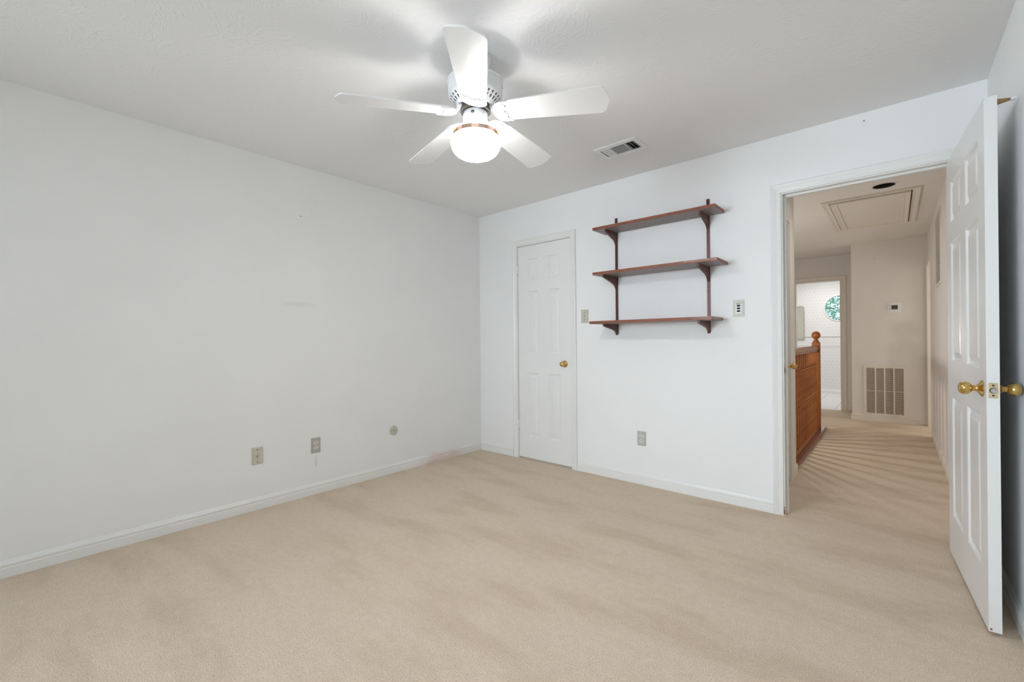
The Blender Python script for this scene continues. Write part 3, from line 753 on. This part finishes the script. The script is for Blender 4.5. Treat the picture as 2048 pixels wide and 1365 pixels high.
for (x0, x1, dep, zb, zt, lab) in ((1.487, 2.411, 0.212, 2.008, 2.029, 'topmost and shallowest of the three walnut shelf boards on the back wall'),
                                   (1.510, 2.433, 0.257, 1.646, 1.666, 'middle walnut shelf board on the back wall with a scuffed front edge'),
                                   (1.479, 2.396, 0.260, 1.264, 1.285, 'lowest of the three walnut shelf boards, beside the small switch plate')):
    mb = MB(); mb.bbox((x0, -dep, zb), (x1, -0.0108, zt), 'walnut', 0.0018)
    mb.add([(x0+0.002, -dep+0.002, zb-0.0002), (x1-0.002, -dep+0.002, zb-0.0002), (x1-0.002, -0.0125, zb-0.0002), (x0+0.002, -0.0125, zb-0.0002)], [(0, 1, 2, 3)], 'underside')
    if zb == 1.646: mb.add([(x1-0.23, -dep-0.0003, zb+0.009), (x1-0.002, -dep-0.0003, zb+0.004), (x1-0.002, -dep-0.0003, zt-0.002), (x1-0.20, -dep-0.0003, zt-0.002)], [(0, 1, 2, 3)], 'scuff')
    if zb == 1.264: mb.add([(x1+0.0003, -dep+0.004, zb+0.004), (x1+0.0003, -0.02, zb+0.004), (x1+0.0003, -0.02, zt-0.003), (x1+0.0003, -dep+0.004, zt-0.003)], [(0, 1, 2, 3)], 'scuff')
    tag(mb.build('shelf_board'), lab, 'shelf', 'walnut shelf boards on the back wall')

# ------------------------------------------------------------------ wall plates
def plate(mb, w, h, m, t=0.0055, bev=0.0025): mb.bbox((-w/2, -t, -h/2), (w/2, 0.0, h/2), m, bev)
def plate_thing(name, label, cat, loc, rz, w, h, m):
    t = thing(name, label, cat, loc, (0, 0, rz))
    mb = MB(); plate(mb, w, h, m); mb.build('cover_plate', t)
    return t
def screw(mb, x, z, m='steel', r=0.0032): mb.cyl((x, -0.0052, z), (x, -0.0068, z), r, m, 12)
def outlet(label, loc, rz, pm, fm):
    t = plate_thing('electrical_outlet', label, 'outlet', loc, rz, 0.071, 0.115, pm); t['group'] = 'duplex outlets on the bedroom walls'
    for zc in (0.0195, -0.0195):
        mb = MB()
        n = 24; pts = [(0.0165*math.cos(2*PI*k/n)*1.03, -0.0050, zc+max(-0.0135, min(0.0135, 0.0172*math.sin(2*PI*k/n)))) for k in range(n)]
        mb.prism(pts, (0, -0.0026, 0), fm)
        for x in (-0.0063, 0.0063): mb.box((x-0.0014, -0.0079, zc-0.001), (x+0.0014, -0.0074, zc+0.0075), 'slot')
        mb.cyl((0, -0.0074, zc-0.0075), (0, -0.0079, zc-0.0075), 0.0026, 'slot', 12)
        mb.build('receptacle', t)
    mb = MB(); screw(mb, 0, 0); mb.build('screw', t)
    return t
RL = PI/2      # plates on the left wall look toward +x
outlet('tan duplex outlet on the left wall between the cable plate and the round plate', (0, -1.752, 0.364), RL, 'tan', 'lightplastic')
outlet('grey duplex outlet low on the back wall under the shelves', (1.788, 0, 0.360), 0, 'grayplate', 'lightplastic')
t = plate_thing('cable_plate', 'ivory wall plate with one coaxial jack, leftmost on the left wall', 'wall plate', (0, -2.154, 0.366), RL, 0.071, 0.115, 'ivory')
mb = MB(); mb.lathe([(0.0075, 0), (0.0075, 0.003), (0.0048, 0.0035), (0.0048, 0.012), (0.0, 0.012)], 'steel', 20, Matrix.Translation((0, -0.005, 0)) @ Matrix.Rotation(PI/2, 4, 'X')); mb.build('coaxial_jack', t)
for z in (0.042, -0.042):
    mb = MB(); screw(mb, 0, z, 'slot', 0.0036); mb.build('screw', t)
t = thing('phone_plate', 'small round beige jack plate on the left wall nearest the corner', 'wall plate', (0, -1.071, 0.367), (0, 0, RL))
mb = MB(); mb.lathe([(0.041, 0), (0.041, 0.004), (0.038, 0.008), (0.030, 0.010), (0.0, 0.0105)], 'almond', 48, Matrix.Rotation(PI/2, 4, 'X')); mb.build('cover_plate', t)
mb = MB(); mb.box((-0.0035, -0.0112, -0.005), (0.0035, -0.0095, 0.004), 'slot'); mb.build('jack_hole', t)
for x in (-0.026, 0.024):
    mb = MB(); mb.cyl((x, -0.0095, -0.001), (x, -0.0108, -0.001), 0.0032, 'slot', 12); mb.build('screw', t)
t = plate_thing('light_switch', 'small beige toggle switch plate between the closet door and the shelves', 'light switch', (1.281, 0, 1.3435), 0, 0.071, 0.115, 'almond')
mb = MB(); mb.bbox((-0.005, -0.0064, -0.012), (0.005, -0.004, 0.012), 'lightplastic', 0.0008); mb.box((-0.0035, -0.0066, -0.009), (0.0035, -0.0062, 0.009), 'slot')
mb.prism([(-0.0028, -0.006, -0.001), (-0.0028, -0.006, 0.005), (-0.0028, -0.016, 0.0085), (-0.0028, -0.016, 0.005)], (0.0056, 0, 0), 'lightplastic'); mb.build('toggle', t)
for z in (0.030, -0.030):
    mb = MB(); screw(mb, 0, z, 'slot', 0.0030); mb.build('screw', t)
t = plate_thing('fan_control', 'almond wall control plate with three black buttons by the doorway casing', 'wall control', (2.494, 0, 1.3445), 0, 0.071, 0.115, 'almond')
mb = MB(); mb.bbox((-0.0175, -0.0072, -0.0365), (0.0165, -0.004, 0.036), 'lightplastic', 0.001); fp = mb.build('control_face', t)
mb = MB(); mb.box((-0.016, -0.0078, 0.0265), (0.0155, -0.007, 0.034), 'tan')
for i in range(5): mb.box((-0.014+0.006*i, -0.0082, 0.0280), (-0.0105+0.006*i, -0.0076, 0.0325), 'slot')
mb.build('display', fp)
for i in range(3):
    mb = MB(); mb.bbox((-0.0095, -0.0105, 0.0105-0.0182*i), (0.0105, -0.007, 0.0225-0.0182*i), 'black', 0.001); mb.build('button', fp)
for z in (0.046, -0.046):
    mb = MB(); screw(mb, 0, z, 'slot', 0.0022); mb.build('screw', t)
t = plate_thing('light_switch', 'light switch on the hall wall just behind the edge of the open door', 'light switch', (HX, 1.604, 1.35), -PI/2, 0.071, 0.115, 'almond')
mb = MB(); mb.prism([(-0.003, -0.005, -0.002), (-0.003, -0.005, 0.006), (-0.003, -0.019, 0.010), (-0.003, -0.019, 0.006)], (0.006, 0, 0), 'lightplastic'); mb.build('toggle', t)
# nail heads left in the paint
mb = MB(); mb.cyl((0.0, -1.849, 2.07), (0.004, -1.849, 2.07), 0.0032, 'slot', 10)
tag(mb.build('nail'), 'small dark nail head alone on the left wall', 'nail', 'nail heads left in the walls')
mb = MB(); mb.cyl((3.167, 0.0, 2.392), (3.167, -0.004, 2.392), 0.0032, 'slot', 10)
tag(mb.build('nail'), 'small dark nail head high on the back wall above the doorway', 'nail', 'nail heads left in the walls')

# ------------------------------------------------------------------ hall things
# attic hatch with pull cord
HXa, HXb, HYa, HYb = 2.760, 3.480, 1.880, 3.400
hatch = thing('attic_hatch', 'cream pull-down attic stair hatch in the hall ceiling', 'attic hatch', ((HXa+HXb)/2, (HYa+HYb)/2, H))
cx_, cy_ = (HXa+HXb)/2, (HYa+HYb)/2
mb = MB()
n = len(CAS)
x0, x1, y0, y1 = HXa+0.060-cx_, HXb-0.060-cx_, HYa+0.062-cy_, HYb-0.062-cy_
rings = [[(x0-s_, y0-s_, -t_*1.1) for s_, t_ in CAS], [(x1+s_, y0-s_, -t_*1.1) for s_, t_ in CAS], [(x1+s_, y1+s_, -t_*1.1) for s_, t_ in CAS], [(x0-s_, y1+s_, -t_*1.1) for s_, t_ in CAS]]
vs = [p for r in rings for p in r]; fs = []
for i in range(4):
    for k in range(n): fs.append((i*n+k, i*n+(k+1) % n, ((i+1) % 4)*n+(k+1) % n, ((i+1) % 4)*n+k))
mb.add(vs, fs, 'halltrim'); mb.build('frame', hatch)
mb = MB(); mb.box((x0, y0, -0.001), (x1, y1, -0.0004), 'slot')
mb.build('gap', hatch)
mb = MB(); mb.box((x0+0.010, y0+0.010, -0.012), (x1-0.010, y1-0.010, -0.001), 'halltrim')
hp = mb.build('panel', hatch)
mb = MB(); iw = 0.052
rings = [[(x0+0.008+iw-s_*0.9, y0+0.008+iw-s_*0.9, -0.012-t_*0.9) for s_, t_ in CAS], [(x1-0.008-iw+s_*0.9, y0+0.008+iw-s_*0.9, -0.012-t_*0.9) for s_, t_ in CAS],
         [(x1-0.008-iw+s_*0.9, y1-0.008-iw+s_*0.9, -0.012-t_*0.9) for s_, t_ in CAS], [(x0+0.008+iw-s_*0.9, y1-0.008-iw+s_*0.9, -0.012-t_*0.9) for s_, t_ in CAS]]
vs = [p for r in rings for p in r]
mb.add(vs, fs, 'halltrim'); mb.build('panel_molding', hp)
mb = MB(); mb.cyl((3.118-cx_, 3.30-cy_, 2.065-H), (3.118-cx_, 3.30-cy_, -0.010), 0.0022, 'cord', 8); pc = mb.build('pull_cord', hatch)
mb = MB(); mb.lathe([(0.0, 2.030), (0.016, 2.032), (0.013, 2.045), (0.006, 2.066), (0.0, 2.068)], 'cord', 16, Matrix.Translation((3.118-cx_, 3.30-cy_, -H))); mb.build('cord_pull', pc)
# recessed can light
can = thing('recessed_light', 'unlit recessed ceiling can with black inside above the hall doorway', 'recessed light', (CANX, CANY, H))
mb = MB(); mb.lathe([(CANR-0.002, -0.0015), (CANR+0.004, -0.004), (CANR+0.016, -0.003), (CANR+0.017, 0.0), (CANR-0.002, 0.0)], 'halltrim', 56, caps=False); mb.build('trim_ring', can)
mb = MB(); mb.lathe([(CANR-0.002, -0.001), (CANR-0.006, 0.02), (CANR-0.010, 0.16), (0.0, 0.16)], 'black', 56, caps=False); mb.build('baffle', can)
mb = MB(); mb.lathe([(0.0, 0.055), (0.020, 0.056), (0.036, 0.064), (0.045, 0.085), (0.042, 0.11), (0.02, 0.158)], 'lightplastic', 32); mb.build('bulb', can)
# thermostat
t = thing('thermostat', 'white thermostat with a grey screen above the return grille', 'thermostat', (3.295, TY, 1.536))
mb = MB(); mb.bbox((-0.073, -0.006, -0.066), (0.071, 0, 0.064), 'hallplate' if 'hallplate' in M else 'whiteplastic', 0.003); mb.build('wall_plate', t)
mb = MB(); mb.bbox((-0.045, -0.026, -0.040), (0.045, -0.006, 0.048), 'whiteplastic', 0.006); tb = mb.build('body', t)
mb = MB(); mb.box((-0.033, -0.0268, -0.027), (0.031, -0.0258, 0.030), 'lcd'); mb.build('screen', tb)
# return air grille
g = thing('return_grille', 'large cream return air grille low on the hall end wall', 'vent', (3.186, TY, 0.416))
gw, gh = 0.220, 0.342
mb = MB()
for a, b in (((-gw, -gh), (-gw+0.030, gh)), ((gw-0.030, -gh), (gw, gh)), ((-gw+0.030, -gh), (gw-0.030, -gh+0.034)), ((-gw+0.030, gh-0.034), (gw-0.030, gh))):
    mb.box((a[0], -0.012, a[1]), (b[0], 0, b[1]), 'halltrim')
mb.build('frame', g)
for i in range(3):
    x = -gw+0.030 + (2*gw-0.060)*(i+1)/4
    mb = MB(); mb.box((x-0.0075, -0.013, -gh+0.034), (x+0.0075, -0.001, gh-0.034), 'halltrim'); mb.build('mullion', g)
mb = MB()
for i in range(46):
    z = -gh+0.038 + (2*gh-0.078)*i/45
    mb.box((-gw+0.030, -0.0012, -0.0042), (gw-0.030, 0.0, 0.0042), 'halltrim', Matrix.Translation((0, -0.006, z)) @ Matrix.Rotation(math.radians(38), 4, 'X'))
mb.box((-gw+0.030, -0.0125, -0.004), (gw-0.030, -0.009, 0.000), 'halltrim')
mb.build('louvers', g)
mb = MB(); mb.box((-gw+0.025, -0.0012, -gh+0.03), (gw-0.025, -0.0004, gh-0.03), 'filter'); mb.build('filter', g)
for z in (0.14, -0.215):
    mb = MB(); mb.cyl((-gw+0.013, -0.012, z), (-gw+0.013, -0.017, z), 0.010, 'lightplastic', 16); mb.build('latch', g)
# perforated vent high on the right hall wall
wv_ = thing('wall_vent', 'tall perforated vent panel high on the right hall wall', 'vent', (HX, 2.50, 1.965))
mb = MB()
a0, a1, b0_, b1_ = -0.33, 0.30, -0.345, 0.335
for p, q in (((a0, b0_), (a0+0.02, b1_)), ((a1-0.02, b0_), (a1, b1_)), ((a0+0.02, b0_), (a1-0.02, b0_+0.02)), ((a0+0.02, b1_-0.02), (a1-0.02, b1_))):
    mb.box((-0.012, p[0], p[1]), (0, q[0], q[1]), 'halltrim')
mb.build('frame', wv_)
mb = MB(); mb.box((-0.004, a0+0.02, b0_+0.02), (-0.001, a1-0.02, b1_-0.02), 'filter')
for i in range(30):
    z = b0_+0.03 + (b1_-b0_-0.06)*i/29; mb.box((-0.008, a0+0.02, z-0.0035), (-0.004, a1-0.02, z+0.0035), 'halltrim')
mb.build('grid', wv_)

# stair railing
RXc = 2.574
rail = thing('stair_railing', 'orange oak stair railing with turned balusters along the hall', 'railing', (RXc, 1.09, 0))
y0r, y1r = 1.082-1.09, 3.122-1.09
mb = MB()
hp_ = [(-0.022, 0.978), (0.022, 0.978), (0.022, 0.992), (0.029, 1.000), (0.029, 1.022), (0.024, 1.036), (0.012, 1.045), (-0.012, 1.045), (-0.024, 1.036), (-0.029, 1.022), (-0.029, 1.000), (-0.022, 0.992)]
mb.prism([(x, y0r, z) for x, z in hp_], (0, y1r-y0r, 0), 'oakrail'); mb.build('handrail', rail)
mb = MB(); mb.bbox((-0.052, 1.082-1.09, 0.0), (0.072, 3.46-1.09, 0.040), 'redwood', 0.004); mb.build('curb', rail)
mb = MB(); mb.bbox((-0.030, y0r, 0.040), (0.030, y1r, 0.066), 'oakrail', 0.004); mb.build('shoe_rail', rail)
BAL = [(0.0155, 0.42), (0.010, 0.428), (0.018, 0.442), (0.010, 0.456), (0.017, 0.470), (0.009, 0.486), (0.013, 0.52), (0.0165, 0.57), (0.0175, 0.61), (0.0155, 0.68), (0.0115, 0.75), (0.009, 0.785),
       (0.017, 0.800), (0.010, 0.815), (0.018, 0.832), (0.010, 0.846), (0.0155, 0.855)]
mb = MB(); hw = 0.0165
mb.box((-hw, -hw, 0.064), (hw, hw, 0.42), 'oak'); mb.box((-hw, -hw, 0.855), (hw, hw, 0.982), 'oak'); mb.lathe(BAL, 'oak', 16)
bal0 = None; nb = 15
for i in range(nb):
    y = 1.19 + (3.03-1.19)*i/(nb-1) - 1.09
    if bal0 is None: bal0 = mb.build('baluster', rail); o = bal0
    else: o = bal0.copy(); COL.objects.link(o); o.parent = rail
    o.location = (0, y, 0)
mb = MB()
ny = 3.162-1.09; nw = 0.040
mb.bbox((-nw, ny-nw, 0.0), (nw, ny+nw, 1.085), 'oak', 0.004)
mb.lathe([(0.040, 1.085), (0.036, 1.094), (0.026, 1.098), (0.030, 1.106), (0.030, 1.110), (0.018, 1.116), (0.0165, 1.122), (0.022, 1.128), (0.036, 1.140), (0.0455, 1.158), (0.047, 1.172), (0.0445, 1.188), (0.034, 1.206), (0.018, 1.217), (0.0, 1.220)], 'oak', 32, Matrix.Translation((0, ny, 0)))
mb.build('newel_post', rail)

# ------------------------------------------------------------------ bathroom
win = MB()
prof = [(WNR-0.010, -0.016), (WNR+0.006, -0.016), (WNR+0.017, -0.010), (WNR+0.020, 0.0), (WNR, 0.0), (WNR, 0.10), (WNR-0.010, 0.10), (WNR-0.010, -0.016)]
Tw = Matrix.Translation((WNX, 7.8, WNZ)) @ Matrix.Rotation(-PI/2, 4, 'X')
win.lathe(prof, 'trim', 64, Tw, caps=False)
w2 = struct(win.build('window_2'), 'round bathroom window with a white frame looking out on trees', 'window')
mb = MB(); mb.box((WNX-WNR+0.015, 7.845, WNZ-0.006), (WNX+WNR-0.015, 7.86, WNZ+0.006), 'slot'); mb.box((WNX-0.006, 7.846, WNZ-WNR+0.015), (WNX+0.006, 7.859, WNZ+WNR-0.015), 'slot'); mb.build('muntin', w2)
mb = MB(); mb.lathe([(0, 0.064), (WNR-0.006, 0.064), (WNR-0.006, 0.068), (0, 0.068)], 'glass', 64, Tw); mb.build('pane', w2)
mir = thing('bathroom_mirror', 'narrow bathroom wall mirror with clipped corners seen past the railing', 'mirror', (1.66, 7.8, 1.45))
mb = MB(); mb.prism([(-0.20, -0.001, -0.345), (0.20, -0.001, -0.345), (0.20, -0.001, 0.335), (0.17, -0.001, 0.375), (-0.17, -0.001, 0.375), (-0.20, -0.001, 0.335)], (0, -0.02, 0), 'tan'); mb.build('frame', mir)
mb = MB(); mb.prism([(-0.175, -0.021, -0.32), (0.175, -0.021, -0.32), (0.175, -0.021, 0.318), (0.152, -0.021, 0.35), (-0.152, -0.021, 0.35), (-0.175, -0.021, 0.318)], (0, -0.004, 0), 'mirror'); mb.build('glass', mir)
mb = MB(); mb.bbox((1.2, 7.786, 1.165), (3.3, 7.8, 1.182), 'halltrim', 0.003); struct(mb.build('trim_6'), 'thin chair rail on the bathroom wallpaper', 'trim')

# outside the round window: lawn, trunk and foliage
mb = MB(); mb.box((-10, 8.0, -3.2), (14, 40, -3.1), 'grass'); mb.box((-40, -50, -3.2), (40, -6.9, -3.1), 'grass'); struct(mb.build('ground'), 'lawn outside the bathroom window, plus an unseen added stretch behind the bedroom', 'ground')  # second slab, unseen, added to keep low sky light off the bedroom ceiling
def tree(loc, h, r, mleaf, n, label):
    t = thing('tree', label, 'tree', loc, group='trees outside the bathroom window')
    q = MB(); q.lathe([(0.22, 0), (0.15, h*0.4), (0.10, h*0.8), (0.03, h)], 'bark', 14)
    for k in range(6):
        a = k*1.05; q.cyl((0, 0, h*(0.45+0.07*k)), (r*0.7*math.cos(a), r*0.7*math.sin(a), h*(0.62+0.07*k)), 0.05, 'bark', 8, 0.015)
    q.build('trunk', t)
    vs = []; fs = []
    for i in range(n):
        while True:
            p = Vector((random.uniform(-1, 1), random.uniform(-1, 1), random.uniform(-1, 1)))
            if p.length < 1: break
        c = Vector((p.x*r, p.y*r, h*0.72 + p.z*h*0.42)); s_ = random.uniform(0.028, 0.06)
        u = Vector((random.gauss(0, 1), random.gauss(0, 1), random.gauss(0, 1))).normalized(); w_ = u.orthogonal().normalized()
        b_ = len(vs); vs += [c-u*s_, c+w_*s_*0.45, c+u*s_, c-w_*s_*0.45]; fs.append((b_, b_+1, b_+2, b_+3))
    q = MB(); q.add(vs, fs, mleaf); q.build('foliage', t)
tree((0.75, 14.5, -3.1), 8.0, 2.1, 'leafdark', 15000, 'grey-trunked dark leafy tree close outside the round window')
tree((-1.6, 21.0, -3.1), 8.8, 3.6, 'leaf', 22000, 'bright green tree farther out beyond the dark one')
